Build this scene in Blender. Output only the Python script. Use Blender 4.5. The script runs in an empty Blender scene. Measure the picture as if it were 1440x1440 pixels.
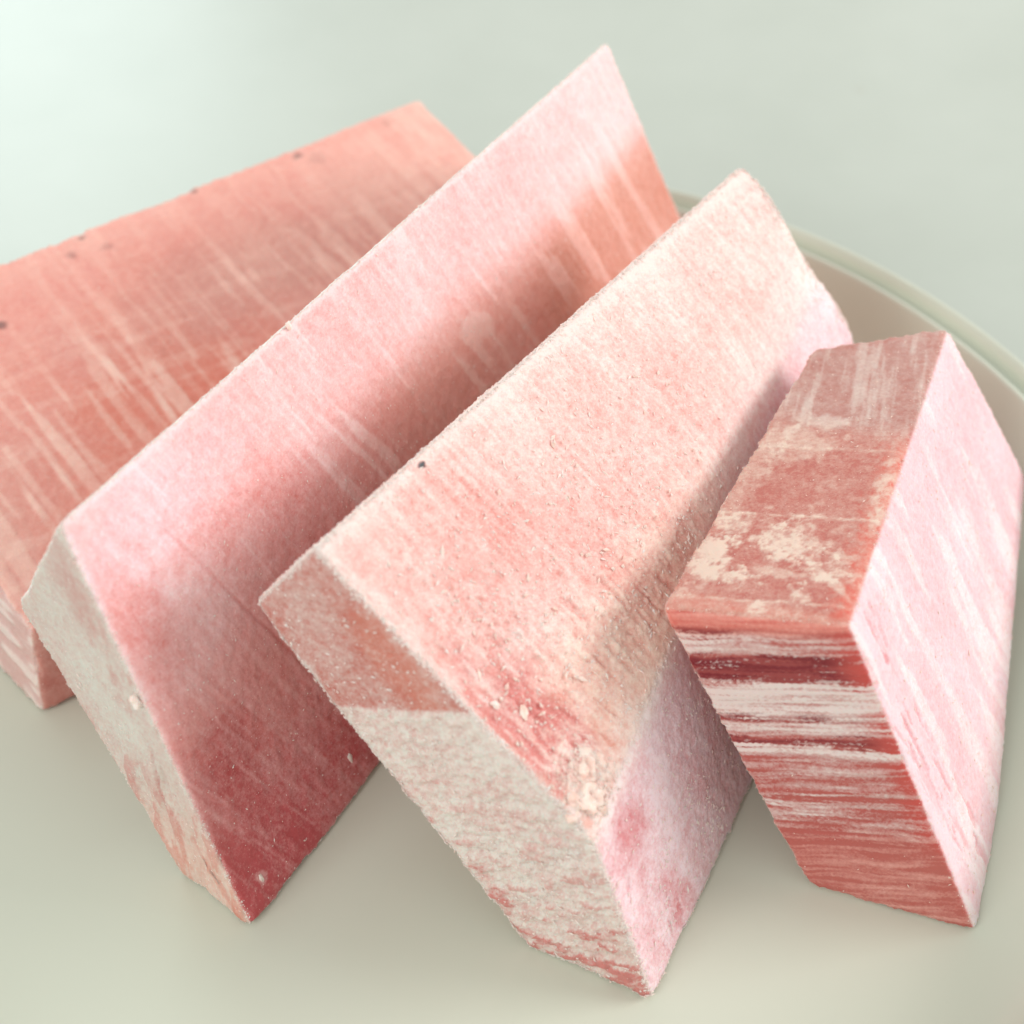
import bpy, bmesh, math, itertools, random
import numpy as np
from mathutils import Vector, Matrix

# ------------------------------------------------------------------ camera, world, lamps, exposure
S = 0.01                                   # everything below is modelled in centimetres
sc = bpy.context.scene
A = lambda v: np.array(v, float)
cam_d = bpy.data.cameras.new('camera')
cam = bpy.data.objects.new('camera', cam_d)
sc.collection.objects.link(cam)
sc.camera = cam
cam.location = (0, -20.71 * S, 21.18 * S)
cam.rotation_euler = (math.radians(90 - 45.645), 0, 0)
cam_d.sensor_width = 36
cam_d.angle = math.radians(38.333)
cam_d.clip_start = 0.01
cam_d.clip_end = 20
cam_d.dof.use_dof = True
cam_d.dof.focus_distance = 0.232
cam_d.dof.aperture_fstop = 14

world = bpy.data.worlds.new('World')
sc.world = world
world.use_nodes = True
bg = world.node_tree.nodes['Background']
bg.inputs[0].default_value = (1.0, 0.99, 0.94, 1)
bg.inputs[1].default_value = 0.66


def area(name, az, el, dist, sx, sy, power, col):
    d = bpy.data.lights.new(name, 'AREA')
    d.shape = 'RECTANGLE'
    d.size, d.size_y = sx, sy
    d.energy, d.color = power, col
    o = bpy.data.objects.new(name, d)
    sc.collection.objects.link(o)
    a, e = math.radians(az), math.radians(el)
    v = Vector((math.cos(a) * math.cos(e), math.sin(a) * math.cos(e), math.sin(e)))
    o.location = v * dist
    o.rotation_euler = v.to_track_quat('Z', 'Y').to_euler()
    return o


area('window_light', 8, 26, 1.5, 0.72, 0.50, 14.5, (1.0, 0.975, 0.95))
area('far_window_light', 116, 25, 2.2, 0.9, 0.7, 12.0, (0.80, 0.98, 1.0))
area('room_light', -134, 32, 1.9, 1.1, 0.9, 13.0, (0.95, 1.0, 0.96))
sc.view_settings.view_transform = 'Standard'
sc.view_settings.look = 'None'
sc.view_settings.exposure = 0.13
sc.view_settings.gamma = 1
sc.cycles.use_denoising = True

# ------------------------------------------------------------------ helpers
u_ = lambda v: A(v) / np.linalg.norm(v)


def hsh(ix, iy, iz, seed):
    h = (ix * 374761393 + iy * 668265263 + iz * 2147483647 + seed * 974634777) & 0xFFFFFFFF
    h = ((h ^ (h >> 13)) * 1274126177) & 0xFFFFFFFF
    h = ((h ^ (h >> 15)) * 2246822519) & 0xFFFFFFFF
    return ((h ^ (h >> 16)) & 0xFFFFFF) / float(0xFFFFFF) * 2 - 1


def vn(x, y, z, seed=0):
    """smooth value noise, -1..1"""
    x, y, z = np.broadcast_arrays(x, y, z)
    fx, fy, fz = np.floor(x), np.floor(y), np.floor(z)
    tx, ty, tz = x - fx, y - fy, z - fz
    ix, iy, iz = fx.astype(np.int64), fy.astype(np.int64), fz.astype(np.int64)
    sx, sy, sz = [t * t * t * (t * (t * 6 - 15) + 10) for t in (tx, ty, tz)]
    r = 0
    for dx in (0, 1):
        for dy in (0, 1):
            for dz in (0, 1):
                w = (sx if dx else 1 - sx) * (sy if dy else 1 - sy) * (sz if dz else 1 - sz)
                r = r + w * hsh(ix + dx, iy + dy, iz + dz, seed)
    return r


def fbm(x, y, z, seed=0, o=3, g=0.5):
    r, a, s = 0, 1.0, 0
    for k in range(o):
        r = r + a * vn(x * 2 ** k, y * 2 ** k, z * 2 ** k, seed + 17 * k)
        s += a
        a *= g
    return r / s * 1.5


def sst(a, b, x):
    t = np.clip((x - a) / (b - a), 0, 1)
    return t * t * (3 - 2 * t)


def pl3(a, b, c, inside):
    a, b, c = A(a), A(b), A(c)
    n = u_(np.cross(b - a, c - a))
    if n @ (A(inside) - a) > 0:
        n = -n
    return n, float(n @ a)


def pln(n, p):
    n = u_(n)
    return n, float(n @ A(p))


def pld(a, b, d, inside):
    return pl3(a, b, A(a) + A(d), inside)


def tag(o, label=None, cat=None, group=None, kind=None):
    for k, v in (('label', label), ('category', cat), ('group', group), ('kind', kind)):
        if v:
            o[k] = v
    return o


def link(name, me, mat=None, parent=None):
    o = bpy.data.objects.new(name, me)
    sc.collection.objects.link(o)
    if mat:
        me.materials.append(mat)
    if parent:
        o.parent = parent
    return o


def poly_verts(PL):
    N = A([q[0] for q in PL.values()])
    K = A([q[1] for q in PL.values()])
    out = []
    for t in itertools.combinations(range(len(K)), 3):
        M = N[list(t)]
        if abs(np.linalg.det(M)) < 1e-3:
            continue
        x = np.linalg.solve(M, K[list(t)])
        if (N @ x - K).max() < 1e-4:
            out.append(x)
    return out


# ------------------------------------------------------------------ materials
def nodes(name):
    m = bpy.data.materials.new(name)
    m.use_nodes = True
    nt = m.node_tree
    b = nt.nodes['Principled BSDF']
    return m, nt, b


def nd(nt, typ, **kw):
    n = nt.nodes.new(typ)
    for k, v in kw.items():
        if k in n.inputs:
            n.inputs[k].default_value = v
        else:
            setattr(n, k, v)
    return n


def meat_material(name, sss=0.25, bump=0.5, grain=0.5):
    """frozen flesh: the colour of the meat and of the frost come from the mesh, the frost grain is procedural"""
    m, nt, b = nodes(name)
    L = nt.links
    tc = nd(nt, 'ShaderNodeTexCoord')
    meat = nd(nt, 'ShaderNodeAttribute', attribute_name='meat')
    fr = nd(nt, 'ShaderNodeAttribute', attribute_name='frost_colour')
    fa = nd(nt, 'ShaderNodeAttribute', attribute_name='frost')
    n1 = nd(nt, 'ShaderNodeTexNoise', Scale=2300.0, Detail=3.0, Roughness=0.75)
    n2 = nd(nt, 'ShaderNodeTexNoise', Scale=820.0, Detail=4.0, Roughness=0.75)
    L.new(tc.outputs['Object'], n1.inputs['Vector'])
    L.new(tc.outputs['Object'], n2.inputs['Vector'])
    a = nd(nt, 'ShaderNodeMath', operation='ADD')
    L.new(n1.outputs['Fac'], a.inputs[0])
    L.new(n2.outputs['Fac'], a.inputs[1])
    c = nd(nt, 'ShaderNodeMath', operation='MULTIPLY_ADD')
    L.new(a.outputs[0], c.inputs[0])
    c.inputs[1].default_value = grain
    c.inputs[2].default_value = -grain
    d = nd(nt, 'ShaderNodeMath', operation='ADD', use_clamp=True)
    L.new(fa.outputs['Fac'], d.inputs[0])
    L.new(c.outputs[0], d.inputs[1])
    mix = nd(nt, 'ShaderNodeMix', data_type='RGBA')
    L.new(d.outputs[0], mix.inputs[0])
    L.new(meat.outputs['Color'], mix.inputs[6])
    L.new(fr.outputs['Color'], mix.inputs[7])
    L.new(mix.outputs[2], b.inputs['Base Color'])
    rr = nd(nt, 'ShaderNodeMapRange')
    L.new(d.outputs[0], rr.inputs[0])
    rr.inputs[3].default_value = 0.48
    rr.inputs[4].default_value = 0.8
    L.new(rr.outputs[0], b.inputs['Roughness'])
    b.inputs['Specular IOR Level'].default_value = 0.32
    b.inputs['Subsurface Weight'].default_value = sss
    b.inputs['Subsurface Radius'].default_value = (1.0, 0.28, 0.20)
    b.inputs['Subsurface Scale'].default_value = 0.004
    bp = nd(nt, 'ShaderNodeBump', Strength=bump, Distance=0.0002)
    n3 = nd(nt, 'ShaderNodeTexNoise', Scale=1900.0, Detail=4.0, Roughness=0.7)
    L.new(tc.outputs['Object'], n3.inputs['Vector'])
    L.new(n3.outputs['Fac'], bp.inputs['Height'])
    L.new(bp.outputs['Normal'], b.inputs['Normal'])
    return m


def crumb_material(name, col, col2):
    m, nt, b = nodes(name)
    L = nt.links
    tc = nd(nt, 'ShaderNodeTexCoord')
    n = nd(nt, 'ShaderNodeTexNoise', Scale=600.0, Detail=3.0)
    L.new(tc.outputs['Object'], n.inputs['Vector'])
    mix = nd(nt, 'ShaderNodeMix', data_type='RGBA')
    mix.inputs[6].default_value = (*col, 1)
    mix.inputs[7].default_value = (*col2, 1)
    mr = nd(nt, 'ShaderNodeMapRange')
    mr.inputs[1].default_value, mr.inputs[2].default_value = 0.35, 0.65
    L.new(n.outputs['Fac'], mr.inputs[0])
    L.new(mr.outputs[0], mix.inputs[0])
    L.new(mix.outputs[2], b.inputs['Base Color'])
    b.inputs['Roughness'].default_value = 0.6
    b.inputs['Subsurface Weight'].default_value = 0.3
    b.inputs['Subsurface Radius'].default_value = (1, 0.4, 0.3)
    b.inputs['Subsurface Scale'].default_value = 0.0015
    bp = nd(nt, 'ShaderNodeBump', Strength=0.5, Distance=0.0002)
    n3 = nd(nt, 'ShaderNodeTexNoise', Scale=2200.0, Detail=3.0)
    L.new(tc.outputs['Object'], n3.inputs['Vector'])
    L.new(n3.outputs['Fac'], bp.inputs['Height'])
    L.new(bp.outputs['Normal'], b.inputs['Normal'])
    return m


# glazed plate: warm white with faint cloudiness
plate_mat, nt, b = nodes('plate_glaze')
tc = nd(nt, 'ShaderNodeTexCoord')
n = nd(nt, 'ShaderNodeTexNoise', Scale=14.0, Detail=3.0)
nt.links.new(tc.outputs['Object'], n.inputs['Vector'])
mix = nd(nt, 'ShaderNodeMix', data_type='RGBA')
mix.inputs[6].default_value = (0.60, 0.625, 0.53, 1)
mix.inputs[7].default_value = (0.635, 0.66, 0.565, 1)
nt.links.new(n.outputs['Fac'], mix.inputs[0])
nt.links.new(mix.outputs[2], b.inputs['Base Color'])
b.inputs['Roughness'].default_value = 0.32
b.inputs['Specular IOR Level'].default_value = 0.45
b.inputs['Coat Weight'].default_value = 0.25
b.inputs['Coat Roughness'].default_value = 0.12

# table: pale satin laminate with very faint mottling
table_mat, nt, b = nodes('table_laminate')
tc = nd(nt, 'ShaderNodeTexCoord')
n = nd(nt, 'ShaderNodeTexNoise', Scale=11.0, Detail=5.0, Roughness=0.6)
n2 = nd(nt, 'ShaderNodeTexNoise', Scale=55.0, Detail=2.0)
nt.links.new(tc.outputs['Object'], n.inputs['Vector'])
nt.links.new(tc.outputs['Object'], n2.inputs['Vector'])
mr = nd(nt, 'ShaderNodeMapRange')
mr.inputs[1].default_value, mr.inputs[2].default_value = 0.3, 0.7
nt.links.new(n.outputs['Fac'], mr.inputs[0])
mix = nd(nt, 'ShaderNodeMix', data_type='RGBA')
mix.inputs[6].default_value = (0.46, 0.495, 0.445, 1)
mix.inputs[7].default_value = (0.51, 0.545, 0.495, 1)
nt.links.new(mr.outputs[0], mix.inputs[0])
mr2 = nd(nt, 'ShaderNodeMapRange')
mr2.inputs[1].default_value, mr2.inputs[2].default_value = 0.72, 0.78
mr2.inputs[4].default_value = 0.35
nt.links.new(n2.outputs['Fac'], mr2.inputs[0])
mix2 = nd(nt, 'ShaderNodeMix', data_type='RGBA')
mix2.inputs[7].default_value = (0.42, 0.40, 0.34, 1)
nt.links.new(mr2.outputs[0], mix2.inputs[0])
nt.links.new(mix.outputs[2], mix2.inputs[6])
nt.links.new(mix2.outputs[2], b.inputs['Base Color'])
b.inputs['Roughness'].default_value = 0.38

# ------------------------------------------------------------------ table and plate
bm = bmesh.new()
bmesh.ops.create_grid(bm, x_segments=4, y_segments=4, size=0.8)
me = bpy.data.meshes.new('table_top')
bm.to_mesh(me)
bm.free()
o = link('table_top', me, table_mat)
o.location = (0, 0.25, -0.0095)
tag(o, kind='structure')

PC = (-1.41, -3.62)                        # plate centre (cm)
prof = [(0, 0), (4, 0), (8.5, 0.0), (10.0, 0.0), (10.7, 0.015), (11.15, 0.09), (11.5, 0.25), (11.78, 0.52), (11.98, 0.88),
        (12.12, 1.25), (12.22, 1.55), (12.29, 1.78), (12.34, 1.94), (12.38, 2.05), (12.44, 2.05), (12.60, 1.90), (12.74, 1.70), (12.80, 1.76),
        (12.86, 1.98), (12.95, 2.07), (13.01, 2.10), (13.07, 2.06), (13.07, 1.97), (12.95, 1.85), (12.75, 1.72), (12.55, 1.5),
        (12.4, 1.1), (12.2, 0.6), (11.9, 0.15), (11.4, -0.2), (10.4, -0.4), (9.3, -0.42), (9.1, -0.9), (8.8, -0.93), (8.5, -0.85),
        (8.4, -0.45), (4, -0.42), (0, -0.42)]
SEG = 192
bm = bmesh.new()
rings = []
for r, z in prof:
    if r == 0:
        rings.append([bm.verts.new((0, 0, z * S))])
    else:
        rings.append([bm.verts.new((r * S * math.cos(k * 2 * math.pi / SEG), r * S * math.sin(k * 2 * math.pi / SEG), z * S)) for k in range(SEG)])
for a, b_ in zip(rings[:-1], rings[1:]):
    for k in range(SEG):
        k2 = (k + 1) % SEG
        if len(a) == 1:
            bm.faces.new((a[0], b_[k], b_[k2]))
        elif len(b_) == 1:
            bm.faces.new((a[k], b_[0], a[k2]))
        else:
            bm.faces.new((a[k], b_[k], b_[k2], a[k2]))
bmesh.ops.recalc_face_normals(bm, faces=bm.faces)
for f in bm.faces:
    f.smooth = True
me = bpy.data.meshes.new('plate')
bm.to_mesh(me)
bm.free()
plate = link('plate', me, plate_mat)
plate.location = (PC[0] * S, PC[1] * S, 0)
sm = plate.modifiers.new('smooth', 'SUBSURF')
sm.levels = sm.render_levels = 1
tag(plate, 'round off-white glazed plate with a raised rim, under the four frozen blocks', 'plate')

# ------------------------------------------------------------------ the four blocks: planes of each cut face (cm)
BL = {}
a = A([-2.69, -7.15, 6.63]); b = A([-3.73, -6.88, 5.14]); c = A([.11, -9.71, 0]); d = A([2.16, -10.41, 0])
a2 = A([4.21, 2.58, 6.44]); k = A([1.16, -9.5, 3.03]); r = A([5.88, 1.92, 5.03]); p3 = A([6.42, 1.67, 3.64]); i = A([2, -3, 3])
BL['b3'] = dict(M=pl3(a, a2, k, i), F=pl3(k, r, d, i), E=pl3(a, b, d, i), T=pl3(a, a2, b, i), N=pld(b, c, u_(a2 - a), i),
                X=pl3(a2, r, p3, i), Z=pln([0, 0, -1], [0, 0, .02]))
a = A([-6.01, -7.21, 7.17]); b = A([-7.4, -6.29, 4.45]); c = A([-5.41, -8.29, 0]); d = A([-4.08, -9.23, 0])
a2 = A([1.87, 5.96, 7.1]); i = (a + b + c + d) / 4 + u_(a2 - a) * 6 - A([0, 0, .3])
BL['b2'] = dict(M=pl3(a, a2, d, i), E=pl3(a, b, d, i), T=pl3(a, a2, b, i), N=pld(b, c, u_(a2 - a), i),
                X=pl3(a2, [2.86, 5.94, 4.82], [.9, 7.0, 4.0], i), Z=pln([0, 0, -1], [0, 0, .02]))
n2 = BL['b2']['N']
a = A([-10.01, 2.89, 4]); a2 = A([-2.08, 9.05, 4]); s_ = A([-8.10, -4.83, 2.1]); k = A([-8.32, -5.03, 0]); k2 = A([-9.33, -3.99, 0]); i = A([-7, 0, 1.5])
BL['b1'] = dict(M=pl3(a, a2, s_, i), E=pl3(s_, k, k2, i), S=pld(s_, k, [.85, .52, 0], i), T=pln([-.61, .78, 0], a),
                X=pln([.75, .62, .05], a2), Z=pln([0, 0, -1], [0, 0, .02]), C=(-n2[0], -n2[1] - .06))
a = A([4.74, -7.41, 5.29]); b = A([2.13, -6.67, 4.81]); c = A([4.66, -8.67, 0]); d = A([7.31, -9.29, 0])
a2 = A([7.66, -.37, 5.01]); b2 = A([5.1, -.51, 4.88]); d2 = A([9.91, -.41, 1.01]); i = A([6.5, -5, 2])
BL['b4'] = dict(M=pl3(a, a2, d, i), E=pl3(a, b, d, i), T=pl3(a, a2, b, i), N=pl3(b, b2, c, i), X=pl3(a2, b2, d2, i),
                Z=pln([0, 0, -1], [0, 0, .02]), G=pld([8.14, -7.15, 0.02], [9.71, -1.19, 1.22], [-1, .1, -.25], i))


def frame(b, f, o, ua, inn):
    n, k = BL[b][f]
    o = A(o)
    ua = A(ua)
    ua = u_(ua - n * (n @ ua))
    v = np.cross(n, ua)
    if v @ (A(inn) - o) < 0:
        v = -v
    return o, ua, v


FR = {
    'b3': dict(M=frame('b3', 'M', [-2.69, -7.15, 6.63], [6.9, 9.73, -.19], [1.16, -9.49, 3.03]),
               F=frame('b3', 'F', [1.16, -9.49, 3.03], [4.71, 11.41, 2.0], [2.15, -10.4, .02]),
               E=frame('b3', 'E', [-2.69, -7.15, 6.63], [4.84, -3.25, -6.61], [-3.73, -6.88, 5.14])),
    'b2': dict(M=frame('b2', 'M', [-6.01, -7.21, 7.17], [7.88, 13.17, -.07], [-4.09, -9.22, .02]),
               E=frame('b2', 'E', [-6.01, -7.21, 7.17], [1.92, -2.01, -7.15], [-7.4, -6.29, 4.45])),
    'b1': dict(M=frame('b1', 'M', [-2.1, 9.08, 4.01], [-7.9, -6.19, 0], [-8.1, -4.83, 2.1]),
               E=frame('b1', 'E', [-8.1, -4.83, 2.1], [-1, 1, 0], [-8.32, -5.03, 0])),
    'b4': dict(M=frame('b4', 'M', [4.74, -7.41, 5.29], [2.92, 7.04, -.28], [7.3, -9.28, .02]),
               T=frame('b4', 'T', [4.74, -7.41, 5.29], [2.92, 7.04, -.28], [2.13, -6.67, 4.81]),
               E=frame('b4', 'E', [4.74, -7.41, 5.29], [2.56, -1.87, -5.27], [2.13, -6.67, 4.81])),
}


def world_pt(b, f, u, v, h=0.0):
    o, U, V = FR[b][f]
    return o + U * u + V * v + BL[b][f][0] * h


def blob(u, v, cu, cv, ru, rv, seed=0, edge=0.5, warp=0.35, fq=3.0, rot=0.0):
    """soft irregular patch mask around (cu, cv) on a face"""
    du, dv = u - cu, v - cv
    if rot:
        cr, sr = math.cos(rot), math.sin(rot)
        du, dv = du * cr + dv * sr, -du * sr + dv * cr
    q = np.sqrt((du / ru) ** 2 + (dv / rv) ** 2)
    q = q + warp * fbm(u * fq, v * fq, seed * 3.7 + 0 * u, seed, 3, .6)
    return 1 - sst(1 - edge, 1 + edge, q)


def streak(u, v, fu, fv, seed, lo, hi, skew=0.0, o=3):
    """long fibres: noise stretched along v"""
    uu = u + skew * v
    return sst(lo, hi, fbm(uu * fu, v * fv, seed * 5.1 + 0 * u, seed, o, .6))


MT = np.float32


# Every painter gets u, v (cm on that face), p (points) and returns (meat rgb, frost rgb, frost 0..1, height cm)
def col(c, n):
    return np.tile(A(c), (n, 1))


def mixc(c1, c2, t):
    return c1 * (1 - t[:, None]) + A(c2) * t[:, None]


def paint_b3M(u, v, p):
    n = len(u)
    g = fbm(p[:, 0] * .9, p[:, 1] * .9, p[:, 2] * .9, 3, 3)
    st = streak(u, v, 5, .8, 31, -.25, .6, -.10)
    st2 = streak(u, v, 14, 1.6, 32, -.2, .7, -.10)
    fine = fbm(p[:, 0] * 9, p[:, 1] * 9, p[:, 2] * 9, 5, 3, .7)
    crust = sst(-.05, .35, fbm(u * 3.2, v * 2.2, 0 * u + 9, 33, 4, .65))
    f = .70 + .14 * g + .10 * (st - .5) + .12 * (st2 - .5) + .16 * fine
    # bare pink patches near the near edge and the middle
    f -= .50 * blob(u, v, .85, 4.1, .75, 1.6, 41, .7, .5, 3) * (.45 + .8 * (1 - st2))
    f -= .14 * blob(u, v, 1.6, 1.0, 1.5, 1.1, 42, .8, .4)
    f -= .16 * blob(u, v, 3.1, 2.2, 1.7, 1.4, 43, .8, .4)
    f -= .13 * blob(u, v, 8.0, 2.2, 3.0, .8, 44, .8, .4)
    # heavy rime along the top and near edges
    f += .34 * (1 - sst(.05, .40, v + .12 * fine)) + .26 * (1 - sst(.02, .30, u + .1 * fine))
    f += .12 * sst(6.5, 9.5, u)
    rough = blob(u, v, 3.6, 3.9, 2.6, 1.6, 45, .7, .3)           # crumbly zone
    f += .14 * rough * (crust - .4)
    m = mixc(col([.74, .30, .26], n), [.78, .40, .30], sst(3.0, 5, v) * .6)
    m = mixc(m, [.66, .20, .19], blob(u, v, .9, 4.2, .6, 1.3, 46, .6, .5) * .8)
    fc = mixc(col([.93, .74, .70], n), [.90, .70, .60], rough * sst(3.0, 4.4, v + .12 * u))
    fc = mixc(fc, [.92, .66, .58], blob(u, v, .92, 5.12, .46, .5, 69, .4, .5, 4) * .7)
    h = .016 * fine * (.6 + .5 * rough) + .020 * rough * crust + .012 * (st2 - .5) + .09 * vn(u * .3, v * .4, 0 * u, 61)
    h += .02 * sst(.1, .6, fbm(u * 12, v * 7, 0 * u, 62, 2)) * (.25 + blob(u, v, 1.2, 3.6, 1.2, 2.4, 63, .6))
    cr = sst(.42, .6, fbm((u - .25 * v) * 6, v * 1.2, 0 * u, 64, 3, .6))
    cl = blob(u, v, .92, 5.12, .50, .55, 67, .25, .5, 4)
    h += .035 * cl + .03 * cl * vn(u * 7, v * 7, 0 * u, 68)
    f += .5 * cl
    h -= .03 * cr * blob(u, v, 2.0, 4.2, 2.4, 1.5, 65, .5)
    f -= .22 * cr * blob(u, v, 2.0, 4.2, 2.4, 1.5, 65, .5)
    saw = sst(.25, .6, fbm((u - .06 * v) * 11, v * .22, 0 * u, 83, 3, .7))
    saw2 = sst(.30, .6, fbm((u - .06 * v) * 19, v * .3, 0 * u, 84, 2, .7))
    f += .13 * saw - .09 * saw2
    h += .004 * saw - .005 * saw2
    skin = blob(u, v, 2.23, .16, .07, .05, 66, .4, .5, 8)
    m = mixc(m, [.08, .09, .10], skin)
    f -= 1.0 * skin
    return m, fc, f, h


def paint_b3F(u, v, p):
    n = len(u)
    fine = fbm(p[:, 0] * 9, p[:, 1] * 9, p[:, 2] * 9, 6, 3, .7)
    st = streak(u, v, 3, .7, 51, -.3, .6, .25)
    f = .78 + .16 * fine + .14 * (st - .5) + .15 * fbm(u * 1.3, v * 1.3, 0 * u, 52)
    f -= .42 * blob(u, v, .55, .85, .45, .5, 53, .45, .5, 3)
    f -= .3 * blob(u, v, .75, 3.0, .22, 1.2, 54, .6, .6, 4, -.25)
    f -= .12 * blob(u, v, .2, 2.2, .8, .8, 55, .7, .4)
    cr = sst(.5, .62, fbm((u + .3 * v) * 5, v * 1.0, 0 * u, 56, 3, .6)) * blob(u, v, .4, 2.6, .9, 1.2, 57)
    f -= .4 * cr
    m = col([.72, .27, .29], n)
    fc = mixc(col([.94, .75, .80], n), [.95, .82, .80], 1 - sst(.0, .5, v))
    h = .012 * fine - .03 * cr + .03 * vn(u * .6, v * .6, 0 * u, 58) + .01 * fbm(u * 5, v * 3, 0 * u, 59)
    return m, fc, f, h


def paint_b3E(u, v, p):
    n = len(u)
    fine = fbm(p[:, 0] * 10, p[:, 1] * 10, p[:, 2] * 10, 7, 3, .7)
    # boundary between bare flesh and frost: straight scrape line
    line = u - (2.93 - .315 * v) + .04 * fine
    below = sst(-.03, .05, line)
    lay = fbm(u * 5.5 + v * 1.8, v * 1.7 - u * .4, 0 * u, 71, 5, .72)     # torn layers
    crag = sst(.16, .36, lay) * sst(3.4, 5.6, u + .3 * v)  # bare meat in the crags, deepened to paint in their shade
    f0 = .36 + .18 * fine + .12 * fbm(u * 1.8, v * 1.8, 0 * u, 72) - .26 * blob(u, v, 2.0, .15, 1.4, .35, 73, .5, .2) + .10 * blob(u, v, .9, 1.2, .8, .5, 74)
    f0 += .5 * blob(u, v, 1.75, 1.75, .28, .14, 75, .3, .6, 6)
    f1 = .84 + .24 * fine + .10 * fbm(u * 1.3, v * 1.3, 0 * u, 81) - .52 * crag * (.5 + .7 * sst(5.0, 8.0, u + .6 * v)) - .14 * sst(5, 8.5, u)
    # pink foot along the back and bottom edge
    f1 -= .45 * sst(.1, .4, fbm(u * 3, v * 3, 0 * u, 76, 3)) * sst(1.15, 2.0, v + .1 * (u - 4))
    f1 -= .42 * sst(7.7, 8.6, u + .35 * v + .3 * vn(u * 3, v * 3, 0 * u, 77)) * sst(-.1, .5, lay + .35)
    f = f0 * (1 - below) + f1 * below
    f += .5 * (1 - sst(.03, .10, v + .35 * sst(5.68, 3, u) * 0 + .04 * fine)) * (v < .12) * 0
    m = mixc(col([.52, .16, .13], n), [.60, .22, .20], below)
    m = mixc(m, [.60, .21, .16], blob(u, v, 2.1, .0, 1.2, .5, 78, .6) * (1 - below))
    fc = mixc(col([.72, .60, .56], n), [.76, .69, .635], below)
    h = .014 * fine + below * .02 + .065 * (lay) * sst(3.2, 5.5, u) * below + .03 * fbm(u * 9, v * 5, 0 * u, 80, 3, .7) * below + .02 * vn(u, v, 0 * u, 79)
    return m, fc, f, h


def paint_b2M(u, v, p):
    n = len(u)
    fine = fbm(p[:, 0] * 9, p[:, 1] * 9, p[:, 2] * 9, 8, 3, .7)
    g = fbm(p[:, 0] * .8, p[:, 1] * .8, p[:, 2] * .8, 9, 3)
    sk = -.35
    st = sst(.22, .62, fbm((u + sk * v) * 3.2, v * .32, 0 * u, 91, 3, .6))
    st2 = sst(.1, .7, fbm((u + sk * v) * 9, v * .6, 0 * u, 92, 2, .6))
    f = .38 + .14 * g + .10 * fine + (.36 * st * (.35 + sst(1.2, 2.4, v)) + .08 * (st2 - .4)) * (.15 + .85 * sst(2.5, 5, u))
    f += .30 * (1 - sst(.8, 2.8, v - .06 * u)) + .14 * sst(9, 13, u) * (1 - sst(1.8, 2.6, v)) - .26 * sst(10, 12, u) * sst(1.9, 2.7, v)  # last term thins the frost at the far end for the painted shadow
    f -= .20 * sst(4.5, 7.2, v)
    f -= .20 * blob(u, v, .5, 5.0, .8, .9, 93, .9, .5, 2)
    f -= .22 * blob(u, v, .25, 1.7, .5, .8, 94, .8, .6, 3)
    f -= .22 * blob(u, v, 2.7, 1.9, 1.3, .6, 95, .8, .6, 2)
    f -= .16 * blob(u, v, -.3, 6.9, 1.6, 1.0, 96, .7, .4)
    f += .16 * blob(u, v, 1.0, 2.9, 1.6, .8, 97, .8, .4)
    f += .9 * blob(u, v, 9.0, 2.62, .42, .26, 98, .3, .45, 5, .5)
    f += .6 * blob(u, v, 8.9, 3.1, .10, .5, 99, .3, .4, 6, -.3) + .5 * blob(u, v, 8.5, 3.3, .10, .5, 100, .3, .4, 6, -.3)
    f += .5 * blob(u, v, -.1, 7.05, .10, .16, 101, .3, .6, 8)
    saw = sst(.25, .6, fbm((u - .30 * v) * 12, v * .22, 0 * u, 85, 3, .7))
    f += .13 * saw
    cut = np.exp(-((u - .30 * v - 1.0 + .02 * vn(v * 2, v, v, 5)) / .035) ** 2) * sst(1.0, 1.6, v) * (1 - sst(4.6, 6, v))
    cut2 = np.exp(-((u - .24 * v - 1.9) / .025) ** 2) * sst(1.8, 2.4, v) * (1 - sst(4.6, 5.5, v))
    f += .22 * cut2 - .15 * cut
    f += .45 * (1 - sst(.04, .20, v + .05 * fine)) + .36 * (1 - sst(.03, .16, u + .09 * v + .06 * fine)) * (1 - sst(5.0, 7, v))
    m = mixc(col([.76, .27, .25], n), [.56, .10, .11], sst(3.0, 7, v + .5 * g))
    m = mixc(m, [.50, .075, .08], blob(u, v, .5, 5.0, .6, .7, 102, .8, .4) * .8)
    m = mixc(m, [.78, .30, .25], sst(3.5, 9, u) * sst(1.0, 2.2, v))
    m = mixc(m, [.68, .28, .21], sst(10, 12, u) * sst(1.9, 2.7, v))  # darker meat painted in place of shadow on the far lower band
    fc = mixc(col([.95, .70, .71], n), [.90, .54, .48], sst(3, 7, u) * sst(1.6, 2.8, v))  # frost deepened along the shadow band: shade put into the colour
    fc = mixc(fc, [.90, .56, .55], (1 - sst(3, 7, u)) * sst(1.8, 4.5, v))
    fc = mixc(fc, [.93, .74, .80], blob(u, v, 1.2, .9, 1.6, .8, 103, .8, .3))
    skin = blob(u, v, 1.75, .0, .45, .06, 104, .4, .6, 6) + blob(u, v, 5.1, .0, .25, .05, 105, .4, .6, 6) + blob(u, v, 3.4, .02, .3, .04, 106, .4, .6, 6)
    skin = np.clip(skin, 0, 1)
    m = mixc(m, [.22, .25, .27], skin)
    f -= .9 * skin
    h = .006 * fine - .02 * cut + .008 * st + .08 * vn(u * .25, v * .35, 0 * u, 107) + .012 * fbm(u * 6, v * 4, 0 * u, 108)
    return m, fc, f, h


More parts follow.
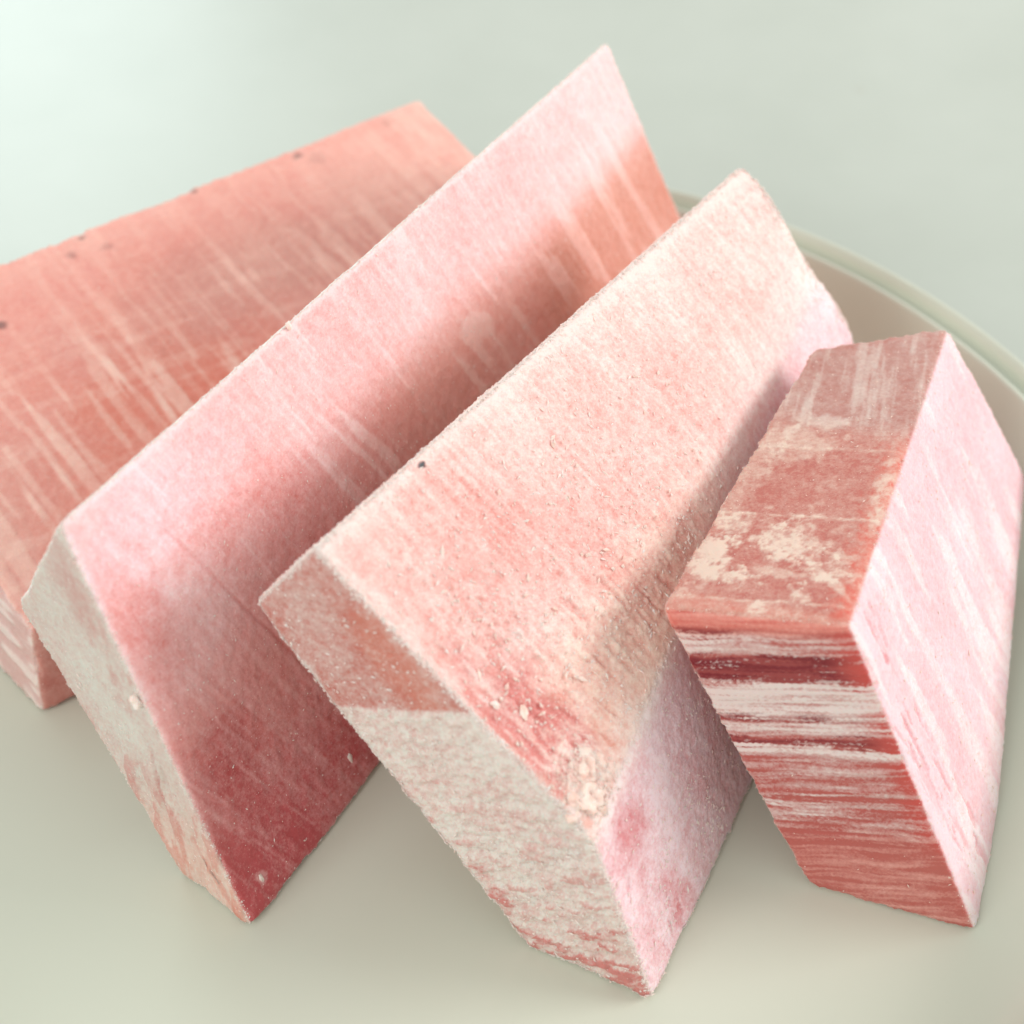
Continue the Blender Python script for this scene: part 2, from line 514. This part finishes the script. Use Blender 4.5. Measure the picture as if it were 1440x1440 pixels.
def paint_b2E(u, v, p):
    n = len(u)
    fine = fbm(p[:, 0] * 10, p[:, 1] * 10, p[:, 2] * 10, 10, 3, .7)
    uu, vv = u + .5 * v, v - .35 * u
    lay = fbm(uu * .8, vv * 4.5, 0 * u, 111, 4, .6)
    f = .80 + .10 * fine + .10 * lay
    f -= .30 * blob(u, v, 1.1, .5, .8, .35, 112, .7, .5, 3)
    f -= .35 * sst(.1, .4, lay) * blob(u, v, 2.6, .45, 1.0, .45, 113, .7, .5, 3)
    f += .10 * blob(u, v, 3.6, 1.0, 1.4, .6, 114)
    f -= .55 * sst(.05, .3, lay) * sst(4.2, 6.0, u + .55 * v)
    f -= .28 * sst(1.9, 2.5, v + .12 * lay) * sst(1.5, 4, u)
    f -= .5 * blob(u, v, 6.9, .36, .7, .09, 115, .5, .5, 4, -.25)
    cr = np.exp(-((vv + .95 + .1 * lay) / .03) ** 2) * sst(3.6, 4.2, u) * (1 - sst(5, 5.8, u))
    f -= .3 * cr
    m = mixc(col([.56, .21, .19], n), [.66, .28, .22], sst(5, 7, u))
    m = mixc(m, [.12, .03, .03], blob(u, v, 6.45, .52, .06, .06, 116, .4, .4, 8) + .8 * blob(u, v, 6.7, .42, .16, .04, 117, .4, .4, 8, -.3))
    fc = mixc(col([.65, .61, .555], n), [.72, .56, .49], sst(4.5, 6.5, u))
    h = .010 * fine + .055 * lay * sst(3.0, 5.0, u) - .03 * cr + .02 * vn(u, v, 0 * u, 118)
    h += .05 * sst(.2, .5, fbm(u * 2, v * 2, 0 * u, 119)) * sst(4.5, 6, u + .3 * v) * sst(1, 2, v)
    return m, fc, f, h


def paint_b1M(u, v, p):
    n = len(u)
    fine = fbm(p[:, 0] * 8, p[:, 1] * 8, p[:, 2] * 8, 11, 3, .7)
    g = fbm(p[:, 0] * .6, p[:, 1] * .6, p[:, 2] * .6, 12, 3)
    st = sst(.12, .5, fbm((u + .05 * v) * 3.0, v * .38, 0 * u, 121, 3, .65))
    stb = sst(.25, .55, fbm((u + .05 * v) * 7, v * .45, 0 * u, 122, 2, .65))
    f = .18 + .10 * g + .10 * fine
    zone = sst(1.4, 3.4, v) * (1 - .6 * sst(3.5, 6.5, -u + 9) * 0)
    f += (.62 * st + .40 * stb) * (.38 + .62 * zone) * (.6 + .4 * sst(-.4, .3, vn(u * .5, v * .5, 0 * u, 123)))
    cross = sst(.35, .6, fbm(u * .5, (v + .1 * u) * 4, 0 * u, 124, 2)) * (.3 + .7 * zone)
    f += .16 * cross
    f += .16 * (1 - sst(.3, 1.2, v + .2 * g)) + .25 * (1 - sst(.2, 1.4, u)) + .22 * blob(u, v, 2.2, 1.5, 1.5, 1.0, 125, .8, .5, 1.5)
    f += .20 * sst(11.5, 13, u)
    f -= .10 * blob(u, v, 8.4, 3.8, 1.5, 1.8, 126, .8)
    m = mixc(col([.72, .28, .24], n), [.72, .23, .17], blob(u, v, 8.5, 5.0, 3, 2.5, 127, .8, .4, 1))
    m = mixc(m, [.62, .26, .22], blob(u, v, 4.5, 2.5, 4, 1.2, 128, .8, .4, 1))
    fc = col([.88, .56, .48], n)
    sp = 0
    for cu, cv, ru, k_ in ((3.35, .25, .12, .8), (5.8, .12, .08, .8), (8.38, .20, .08, .9), (8.78, .50, .12, .6), (8.1, .62, .12, .4), (10.73, 1.35, .11, .9), (1.1, .35, .16, .3), (3.0, .5, .2, .3)):
        sp = sp + k_ * blob(u, v, cu, cv, ru, ru * .8, int(cu * 10), .5, .4, 6)
    sp = np.clip(sp, 0, 1)
    m = mixc(m, [.26, .14, .13], sp)
    f -= .35 * sp
    h = .010 * fine + .012 * st + .09 * vn(u * .25, v * .35, 0 * u, 129) + .07 * (1 - sst(0, .4, v)) * vn(u * 1.3, 0 * u, 0 * u, 130)
    return m, fc, f, h


def paint_b1E(u, v, p):
    n = len(u)
    lay = fbm(u * 1.2, v * 4, 0 * u, 131, 3)
    f = .30 + .45 * sst(-.1, .5, lay)
    return col([.56, .24, .22], n), col([.80, .66, .62], n), f + .15, .04 * lay


def paint_b4T(u, v, p):
    n = len(u)
    fine = fbm(p[:, 0] * 10, p[:, 1] * 10, p[:, 2] * 10, 13, 3, .7)
    wob = .025 * vn(v * 3, u * 0, u * 0, 140)
    us = u - .15 * (2.5 - v) + .1
    f = .16 + .16 * fine + .10 * fbm(u * 2, v * 2, 0 * u, 141)
    dust = .5 + .5 * sst(-.5, .1, fine)
    far = sst(3.9, 5.0, u + .2 * vn(v * 2, u, 0 * u, 142))
    f += far * (.22 + .34 * (1.5 * sst(-.1, .5, fbm(u * .35, (v - .12 * u) * 4.2, 0 * u, 143, 4, .7)) - .45))
    f += .28 * sst(1.9, 2.35, v + .08 * fine) * sst(1.2, 2.5, u)                      # pale left edge
    f += .4 * dust * blob(u, v, 4.0, 1.95, 1.0, .12, 144, .6, .5, 3, -.12)
    # ragged beige frost patches on the near half
    pz = blob(u, v, 1.0, 1.6, 1.15, 1.25, 145, .5, .3, 2)
    pat = sst(.05, .42, fbm(u * 3.0, v * 2.2, 0 * u + 4, 146, 5, .75))
    f += .85 * pat * pz * dust
    f += dust * (.7 * blob(u, v, 1.55, 1.25, .34, .46, 147, .35, .8, 6) + .65 * blob(u, v, 1.78, 2.2, .28, .24, 148, .35, .8, 6))
    f += .55 * blob(u, v, .75, 2.35, .5, .18, 149, .3, .8, 5) + .45 * blob(u, v, .85, 1.1, .10, .5, 150, .3, .6, 5)
    f += .55 * blob(u, v, 4.55, 1.38, .20, .36, 151, .35, .6, 5)
    f += .35 * blob(u, v, 3.9, 1.7, .4, .6, 152, .3, .8, 5)
    f += .6 * dust * blob(u, v, 2.9, .17, .75, .13, 153, .5, .6, 6)
    f += .5 * blob(u, v, .9, .55, .07, .6, 154, .3, .5, 5, -.75)
    lines = 0
    for c0, a_, wdt in ((2.15, .85, .028), (.18, .8, .026), (3.85, .5, .024)):
        lines = lines + a_ * np.exp(-((u - (c0 + .12 * (1.3 - v)) + wob) / wdt) ** 2)
    lines = lines * (.65 + .5 * vn(v * 5, 0 * u, 0 * u, 155))
    f += .75 * np.clip(lines, 0, 1)
    f += .12 * (1 - sst(0, .2, u))
    m = mixc(col([.50, .16, .13], n), [.66, .15, .11], 1 - sst(.05, .5, v + .15 * fine))
    m = mixc(m, [.46, .19, .16], far)
    m = mixc(m, [.58, .17, .13], 1 - sst(.0, .25, u))
    fc = mixc(col([.75, .58, .49], n), [.66, .52, .47], far)
    h = .006 * fine + .012 * pat * pz + .012 * np.clip(lines, 0, 1) + .03 * vn(u * .5, v * .5, 0 * u, 156)
    return m, fc, f, h


def paint_b4E(u, v, p):
    n = len(u)
    fine = fbm(p[:, 0] * 10, p[:, 1] * 10, p[:, 2] * 10, 14, 3, .7)
    w = u + .235 * v + .05 * vn(u * 2, v * 1.2, 0 * u, 160)       # 0 at the top edge, grows downwards; stripes follow it
    sn = fbm(w * 8, v * .55, 0 * u, 161, 4, .7)
    sn2 = fbm(w * 20, v * .9, 0 * u, 162, 3, .7)
    ws = w + .09 * sn + .05 * sn2 + .03 * fine
    band = lambda lo, hi, e=.05: sst(lo - e, lo + e, ws) * (1 - sst(hi - e, hi + e, ws))
    fz = .34 + .32 * sn + .42 * sn2 + .10 * fine
    dark = band(.55, 1.08) * .9 + band(2.15, 2.32, .03) * .8 + band(.06, .26, .04) * sst(1.3, 1.9, v) * .6 + band(1.72, 1.82, .03) * (.35 + .5 * sst(-.1, .4, vn(v * 2, w, 0 * u, 163)))
    frost = band(.30, .52, .08) * sst(.2, 1.2, v + .2 * sn) * .5 + band(1.12, 1.50, .05) * .65 + band(1.50, 2.12) * .38 + band(2.35, 2.52, .03) * .7
    frost = frost + band(3.35, 3.95, .1) * sst(.45, .9, v + .1 * sn) * .35 * sst(-.2, .4, sn)
    frost = frost * (.75 + .55 * sst(-.3, .4, sn2))
    scuff = sst(.15, .55, fbm(w * 26, v * 1.6, 0 * u, 167, 3, .75) + .35 * fine)
    f = fz + frost + .75 * dark * scuff - dark * (.30 + .55 * sst(-.45, .25, sn2 + .4 * fine - .3 * sst(.5, 1.5, v) * vn(v * 4, w * 14, 0 * u, 165))) - .12 * band(2.55, 3.4) - .16 * sst(3.9, 4.3, w)
    f += .10 * sst(4.3, 6, w) - .10 * (sst(0, .2, w) * 0)
    nearM = 1 - sst(.0, .55, v + .1 * sn)                          # light glowing through this edge, painted in as a bright red rim
    f -= .26 * nearM * (1 - band(2.35, 2.52, .03)) * (1 - .5 * band(1.12, 1.5))
    f += .35 * (sst(2.45, 2.62, v + .04 * fine))
    diag = np.exp(-((u - 1.35 + .30 * (v - 2.6) * -1 - .28 * (2.5 - v)) / .022) ** 2) * sst(1.1, 1.5, v)
    f += .3 * diag
    m = mixc(col([.46, .11, .095], n), [.22, .026, .032], np.clip(dark, 0, 1) * (1 - .75 * nearM) * (.7 + .5 * sst(-.4, .3, sn2)))
    m = mixc(m, [.58, .085, .07], nearM * .75 * (1 - sst(4.2, 5.0, w)))
    m = mixc(m, [.49, .13, .11], sst(4.0, 4.8, w))
    m = mixc(m, [.62, .15, .12], 1 - sst(.0, .16, w))
    fc = mixc(col([.74, .62, .59], n), [.74, .38, .33], sst(3.8, 4.4, w))
    fc = mixc(fc, [.78, .36, .30], (1 - sst(.1, .3, w)))
    h = .018 * sn * sst(.3, .6, w) * (1 - sst(4, 4.6, w)) + .004 * fine + .02 * vn(u * .7, v * .7, 0 * u, 164)
    return m, fc, f, h


def paint_b4M(u, v, p):
    n = len(u)
    fine = fbm(p[:, 0] * 9, p[:, 1] * 9, p[:, 2] * 9, 15, 3, .7)
    st = sst(0, .55, fbm((u - .05 * v) * 2.4, v * .35, 0 * u, 171, 3, .6))
    f = .80 + .12 * fine + .10 * (st - .5) + .10 * fbm(u * 1.5, v * .8, 0 * u, 178) + .1 * fbm(u * .8, v * .5, 0 * u, 172)
    f += .2 * (1 - sst(.1, .7, u + .15 * fine))
    cz = blob(u, v, .25, 1.6, .6, 2.0, 173, .5, .3, 2) + blob(u, v, .5, 4.8, .5, 1.0, 174, .5, .3, 2)
    cr = sst(.34, .52, fbm((u + .02 * v) * 6, v * 1.1, 0 * u, 175, 3, .65)) * np.clip(cz, 0, 1)
    f -= .45 * cr
    f -= .5 * blob(u, v, .32, 4.75, .07, .3, 176, .5, .5, 5)
    ln = np.exp(-((u - .55 - .06 * v) / .03) ** 2) * (1 - sst(1.8, 2.6, v))
    f -= .2 * ln
    m = col([.80, .30, .32], n)
    fc = mixc(col([.85, .65, .70], n), [.88, .74, .765], st)
    h = .012 * fine - .03 * cr + .006 * st + .04 * vn(u * .5, v * .5, 0 * u, 177)
    return m, fc, f, h


def paint_plain(meat, frost, f0, seed):
    def fn(u, v, p):
        g = fbm(p[:, 0] * 1.5, p[:, 1] * 1.5, p[:, 2] * 1.5, seed, 4, .6)
        return col(meat, len(u)), col(frost, len(u)), f0 + .35 * g, .02 * g
    return fn


PAINT = {
    'b3': dict(M=paint_b3M, F=paint_b3F, E=paint_b3E, _=paint_plain([.66, .26, .22], [.92, .80, .74], .85, 181)),
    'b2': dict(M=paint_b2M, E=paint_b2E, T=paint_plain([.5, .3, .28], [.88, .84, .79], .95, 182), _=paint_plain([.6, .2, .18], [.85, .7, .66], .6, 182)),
    'b1': dict(M=paint_b1M, E=paint_b1E, _=paint_plain([.50, .13, .11], [.8, .55, .48], .25, 183)),
    'b4': dict(M=paint_b4M, T=paint_b4T, E=paint_b4E, _=paint_plain([.55, .15, .12], [.85, .65, .6], .5, 184)),
}


def build_block(key, name, mat, label, vox=0.036, rnd=0.045, chip=0.07):
    PL = BL[key]
    ks = list(PL)
    N = A([PL[q][0] for q in ks])
    K = A([PL[q][1] for q in ks])
    bm = bmesh.new()
    for v in poly_verts(PL):
        bm.verts.new(v)
    bmesh.ops.convex_hull(bm, input=bm.verts)
    me0 = bpy.data.meshes.new('tmp')
    bm.to_mesh(me0)
    bm.free()
    tmp = bpy.data.objects.new('tmp', me0)
    sc.collection.objects.link(tmp)
    rm = tmp.modifiers.new('r', 'REMESH')
    rm.mode = 'VOXEL'
    rm.voxel_size = vox
    rm.adaptivity = 0
    dg = bpy.context.evaluated_depsgraph_get()
    dg.update()
    me = bpy.data.meshes.new_from_object(tmp.evaluated_get(dg))
    bpy.data.objects.remove(tmp)
    bpy.data.meshes.remove(me0)
    nv = len(me.vertices)
    P = np.empty(nv * 3, np.float32)
    me.vertices.foreach_get('co', P)
    P = P.reshape(-1, 3).astype(float)
    # round the edges a little and give them worn, chipped variation
    rr = rnd
    for _ in range(4):
        D = P @ N.T - K
        mx = D.max(1, keepdims=True)
        if key == 'b3':                     # the bent edge is crisp near the clump and melts away further back
            jm, jf, jx = ks.index('M'), ks.index('F'), ks.index('E')
            rr = (rnd + .26 * sst(4.5, 8.5, -D[:, jx]) * sst(-.95, -.3, D[:, jm]) * sst(-.95, -.3, D[:, jf]))[:, None]
        e = np.exp((D - mx) / rr)
        s = e.sum(1, keepdims=True)
        f = mx[:, 0] + (rr[:, 0] if key == 'b3' else rr) * np.log(s[:, 0])
        W = e / s
        G = W @ N
        P -= G * (f / (G * G).sum(1))[:, None]
    Gn = G / np.linalg.norm(G, axis=1)[:, None]
    bx = np.sort(W, 1)[:, -1]
    edge = 1 - sst(.55, .999, bx)
    if key == 'b3':
        edge = edge * (1 - sst(3.2, 6.0, -(P @ N[jx] - K[jx])) * sst(.90, .97, W[:, jm] + W[:, jf]))
    P0 = P.copy()
    D0 = P0 @ N.T - K
    ch = sst(.0, .7, fbm(P0[:, 0] * 1.6, P0[:, 1] * 1.6, P0[:, 2] * 1.6, 201, 3, .6)) * chip \
        + .03 * fbm(P0[:, 0] * 5, P0[:, 1] * 5, P0[:, 2] * 5, 202, 3, .7)
    # paint every face and blend by face weight (softened only right at the edge)
    Wc = np.exp((D0 - D0.max(1, keepdims=True)) / (.012 if key != 'b3' else (.012 + .6 * (rr - rnd))))
    Wc /= Wc.sum(1, keepdims=True)
    MC = np.zeros((nv, 3)); FC = np.zeros((nv, 3)); FF = np.zeros(nv); H = np.zeros(nv)
    for j, q in enumerate(ks):
        sel = np.where(Wc[:, j] > .002)[0]
        if not len(sel):
            continue
        p = P0[sel]
        if q in FR[key]:
            o, U, V = FR[key][q]
            u, v = (p - o) @ U, (p - o) @ V
        else:
            u, v = p[:, 0], p[:, 1]
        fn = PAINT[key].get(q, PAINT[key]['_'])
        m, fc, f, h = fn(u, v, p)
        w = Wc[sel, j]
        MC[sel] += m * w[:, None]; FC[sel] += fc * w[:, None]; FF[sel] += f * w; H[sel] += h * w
    rime = fbm(P0[:, 0] * 4, P0[:, 1] * 4, P0[:, 2] * 4, 203, 3, .6)
    FF += EDGE_FROST[key] * edge * (.6 + .6 * rime)
    rim_ = sst(.02, .35, -np.sort(D0, 1)[:, -2])
    H = H * (.35 + .65 * rim_) + .02 * edge * fbm(P0[:, 0] * 14, P0[:, 1] * 14, P0[:, 2] * 14, 204, 2, .7)
    jE = ks.index('E')
    far = 1 - .75 * sst(6, 10, -(P0 @ N[jE] - K[jE]))
    P = P + Gn * (H - CHIP[key] * edge * ch * far)[:, None]
    P[:, 2] = np.maximum(P[:, 2], .015)
    me.vertices.foreach_set('co', (P * S).astype(np.float32).ravel())
    me.polygons.foreach_set('use_smooth', np.ones(len(me.polygons), bool))
    me.update()
    for nm, arr in (('meat', MC), ('frost_colour', FC)):
        at = me.attributes.new(nm, 'FLOAT_COLOR', 'POINT')
        at.data.foreach_set('color', np.concatenate([np.clip(arr, 0, 1), np.ones((nv, 1))], 1).astype(np.float32).ravel())
    at = me.attributes.new('frost', 'FLOAT', 'POINT')
    at.data.foreach_set('value', FF.astype(np.float32))
    o = link(name, me, mat)
    tag(o, label, 'frozen fish', 'frozen fish blocks on the plate')
    return o, P, Gn, edge, FF, W, ks


def crumbs(parent, name, P, G, wgt, count, mat, seed, smin=.005, smax=.028):
    """thousands of loose frost grains and shavings frozen onto the surface: one joined mesh"""
    rng = np.random.default_rng(seed)
    wgt = np.clip(wgt, 0, None)
    cdf = np.cumsum(wgt)
    idx = np.searchsorted(cdf, rng.random(count) * cdf[-1])
    base = A([[1, 0, 0], [-1, 0, 0], [0, 1, 0], [0, -1, 0], [0, 0, 1], [0, 0, -1]])
    tri = np.array([[0, 2, 4], [2, 1, 4], [1, 3, 4], [3, 0, 4], [2, 0, 5], [1, 2, 5], [3, 1, 5], [0, 3, 5]])
    c = P[idx] + rng.normal(0, .006, (count, 3))
    n = G[idx]
    t = rng.normal(size=(count, 3))
    t -= n * (t * n).sum(1)[:, None]
    t /= np.linalg.norm(t, axis=1)[:, None]
    bt = np.cross(n, t)
    s = smin + (smax - smin) * rng.random(count) ** 4
    el = 1 + 1.6 * rng.random(count) ** 2
    shp = base[None] * (1 + rng.normal(0, .28, (count, 6, 3)))
    X = (shp[:, :, 0:1] * (t * (s * el)[:, None])[:, None] + shp[:, :, 1:2] * (bt * (s * .8)[:, None])[:, None]
         + shp[:, :, 2:3] * (n * (s * .55)[:, None])[:, None]) + c[:, None] + (n * (s * .18)[:, None])[:, None]
    X = X.reshape(-1, 3)
    X[:, 2] = np.maximum(X[:, 2], .01)
    F = (tri[None] + (np.arange(count) * 6)[:, None, None]).reshape(-1, 3)
    me = bpy.data.meshes.new(name)
    me.from_pydata((X * S).tolist(), [], F.tolist())
    o = link(name, me, mat, parent)
    o['kind'] = 'stuff'
    return o


def flake(parent, name, pt, n, t, size, mat, seed, label=None, sub=3, rough=.35):
    """an irregular frozen scrap lying on a face; size = (along t, across, thickness) in cm"""
    bm = bmesh.new()
    bmesh.ops.create_icosphere(bm, subdivisions=sub, radius=1)
    X = A([v.co[:] for v in bm.verts])
    k = 1 + rough * fbm(X[:, 0] * 1.6 + seed, X[:, 1] * 1.6, X[:, 2] * 1.6, seed, 3, .65)
    ang = np.arctan2(X[:, 1], X[:, 0])
    k *= 1 + .22 * fbm(np.cos(ang) * 2 + seed, np.sin(ang) * 2, 0 * ang, seed + 5, 3, .7)
    X = X * k[:, None]
    X[:, 2] = X[:, 2] * (1 + .9 * fbm(X[:, 0] * 3, X[:, 1] * 3, X[:, 0] * 0, seed + 9, 4, .8))
    n = u_(n)
    t = u_(A(t) - n * (n @ A(t)))
    b = np.cross(n, t)
    Y = A(pt) + X[:, :1] * size[0] * t + X[:, 1:2] * size[1] * b + X[:, 2:] * size[2] * n
    for v, y in zip(bm.verts, Y):
        v.co = y * S
    for f in bm.faces:
        f.smooth = sub > 2
    me = bpy.data.meshes.new(name)
    bm.to_mesh(me)
    bm.free()
    o = link(name, me, mat, parent)
    if label:
        o['label'] = label
    return o


CHIP = dict(b1=1.0, b2=.5, b3=.5, b4=.40)
EDGE_FROST = dict(b1=.25, b2=.35, b3=.45, b4=.10)
frost_mat = crumb_material('frost_grain', (.93, .80, .74), (.90, .70, .64))
frost_warm = crumb_material('frost_grain_warm', (.88, .72, .62), (.80, .54, .46))
flesh_mat = crumb_material('pale_flesh_scrap', (.86, .56, .48), (.92, .76, .68))

blk = {}
blk['b1'] = build_block('b1', 'frozen_fish_block', meat_material('frozen_flesh_salmon', .30, .4, .5),
                        'streaked salmon-orange frozen fish block at the back left, cut off by the picture edge', vox=.042)
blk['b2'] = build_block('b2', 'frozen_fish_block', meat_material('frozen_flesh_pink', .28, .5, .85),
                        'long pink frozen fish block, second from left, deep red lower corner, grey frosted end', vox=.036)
blk['b3'] = build_block('b3', 'frozen_fish_block', meat_material('frozen_flesh_frosted', .22, .6, 1.15),
                        'heavily frosted frozen fish block, middle front, with a pale clump near its bent edge', vox=.034)
blk['b4'] = build_block('b4', 'frozen_fish_block', meat_material('frozen_flesh_red', .32, .5, .75),
                        'upright frozen fish block at the right with a red and white striped front end', vox=.032)

# ------------------------------------------------------------------ frost grains (uncountable) and the larger scraps
for key, cnt, mat, em, fm in (('b1', 2500, frost_warm, 3, .4), ('b2', 26000, frost_mat, 4, .8), ('b3', 60000, frost_mat, 6, 1.0), ('b4', 6500, frost_warm, 1.6, .5)):
    o, P, G, edge, FF, W, ks = blk[key]
    wg = (.15 + em * edge * (edge > .25) + fm * np.clip(FF, 0, 1) ** 2 * sst(.0, .5, fbm(P[:, 0] * 1.7, P[:, 1] * 1.7, P[:, 2] * 1.7, 301, 3, .6)))
    for hid in ('N', 'Z', 'X', 'C', 'G'):
        if hid in ks:
            wg = wg * (1 - .97 * (W[:, ks.index(hid)] > .8))
    if key == 'b3':
        wg = wg * (1 - .85 * (W[:, ks.index('M')] > .05) * (W[:, ks.index('F')] > .05))
    if key == 'b4':
        wg = wg * (1 - .85 * (W[:, ks.index('E')] > .6))
    crumbs(o, 'frost_grains', P, G, wg, cnt, mat, 7 + cnt, .005, .028 if key == 'b3' else .019)
    if key == 'b3':                         # coarser shavings on the crumbly part of the broad face
        fo, fU, fV = FR['b3']['M']
        fu, fv = (P - fo) @ fU, (P - fo) @ fV
        z = (blob(fu, fv, 3.6, 3.2, 3.0, 1.8, 310, .8, .4) + .7 * blob(fu, fv, 1.0, 3.2, .9, 2.6, 311, .7, .4) + 14 * blob(fu, fv, .9, 5.15, .42, .5, 312, .3, .3)) * (W[:, ks.index('M')] > .6)
        crumbs(o, 'meat_shavings', P, G, z, 2600, flesh_mat, 77, .010, .040)

o3, P3, G3 = blk['b3'][0:3]
nM = BL['b3']['M'][0]
VM = FR['b3']['M'][2]
UM = FR['b3']['M'][1]
flake(o3, 'frozen_clump', world_pt('b3', 'M', 1.14, 4.98, -.018), nM, VM + .5 * UM, (.34, .30, .085), flesh_mat, 11, 'pale ragged clump, the upper of the two', 4, .5)
flake(o3, 'frozen_clump', world_pt('b3', 'M', .70, 5.24, -.015), nM, VM, (.30, .34, .10), flesh_mat, 12, 'pale ragged clump, the lower of the two', 4, .5)
for q, (u, v, sx, sy, h, m_) in enumerate(((3.37, 1.93, .13, .05, .05, flesh_mat), (2.92, 1.84, .10, .05, .05, frost_mat), (.86, 3.74, .15, .08, .05, flesh_mat),
                                           (3.55, 1.55, .06, .04, .03, frost_mat), (3.95, 2.25, .11, .04, .04, flesh_mat), (2.55, 2.5, .06, .04, .03, frost_mat),
                                           (4.6, 3.3, .10, .05, .04, flesh_mat), (4.25, 3.6, .09, .05, .04, flesh_mat), (3.0, 3.3, .07, .05, .03, frost_mat),
                                           (.60, 3.35, .10, .07, .04, frost_mat), (5.4, 2.7, .07, .04, .03, flesh_mat), (5.9, 1.6, .06, .04, .03, flesh_mat))):
    flake(o3, 'frozen_scrap', world_pt('b3', 'M', u, v, .0), nM, VM + (.5 - (q % 3) * .5) * UM, (sx * .75, sy * .75, h * .75), m_, 20 + q, None, 2)
o2 = blk['b2'][0]
for q, (u, v, sx, sy, h) in enumerate(((-.12, 7.05, .09, .04, .02), (2.4, 6.9, .10, .04, .02), (5.0, .08, .08, .04, .04))):
    flake(o2, 'frozen_scrap', world_pt('b2', 'M', u, v, .01), BL['b2']['M'][0], FR['b2']['M'][2], (sx, sy, h), frost_mat, 40 + q, None, 2)
flake(o2, 'frozen_scrap', world_pt('b2', 'E', 3.05, .12, .03), BL['b2']['E'][0], FR['b2']['E'][1], (.12, .06, .06), frost_mat, 50, None, 2)
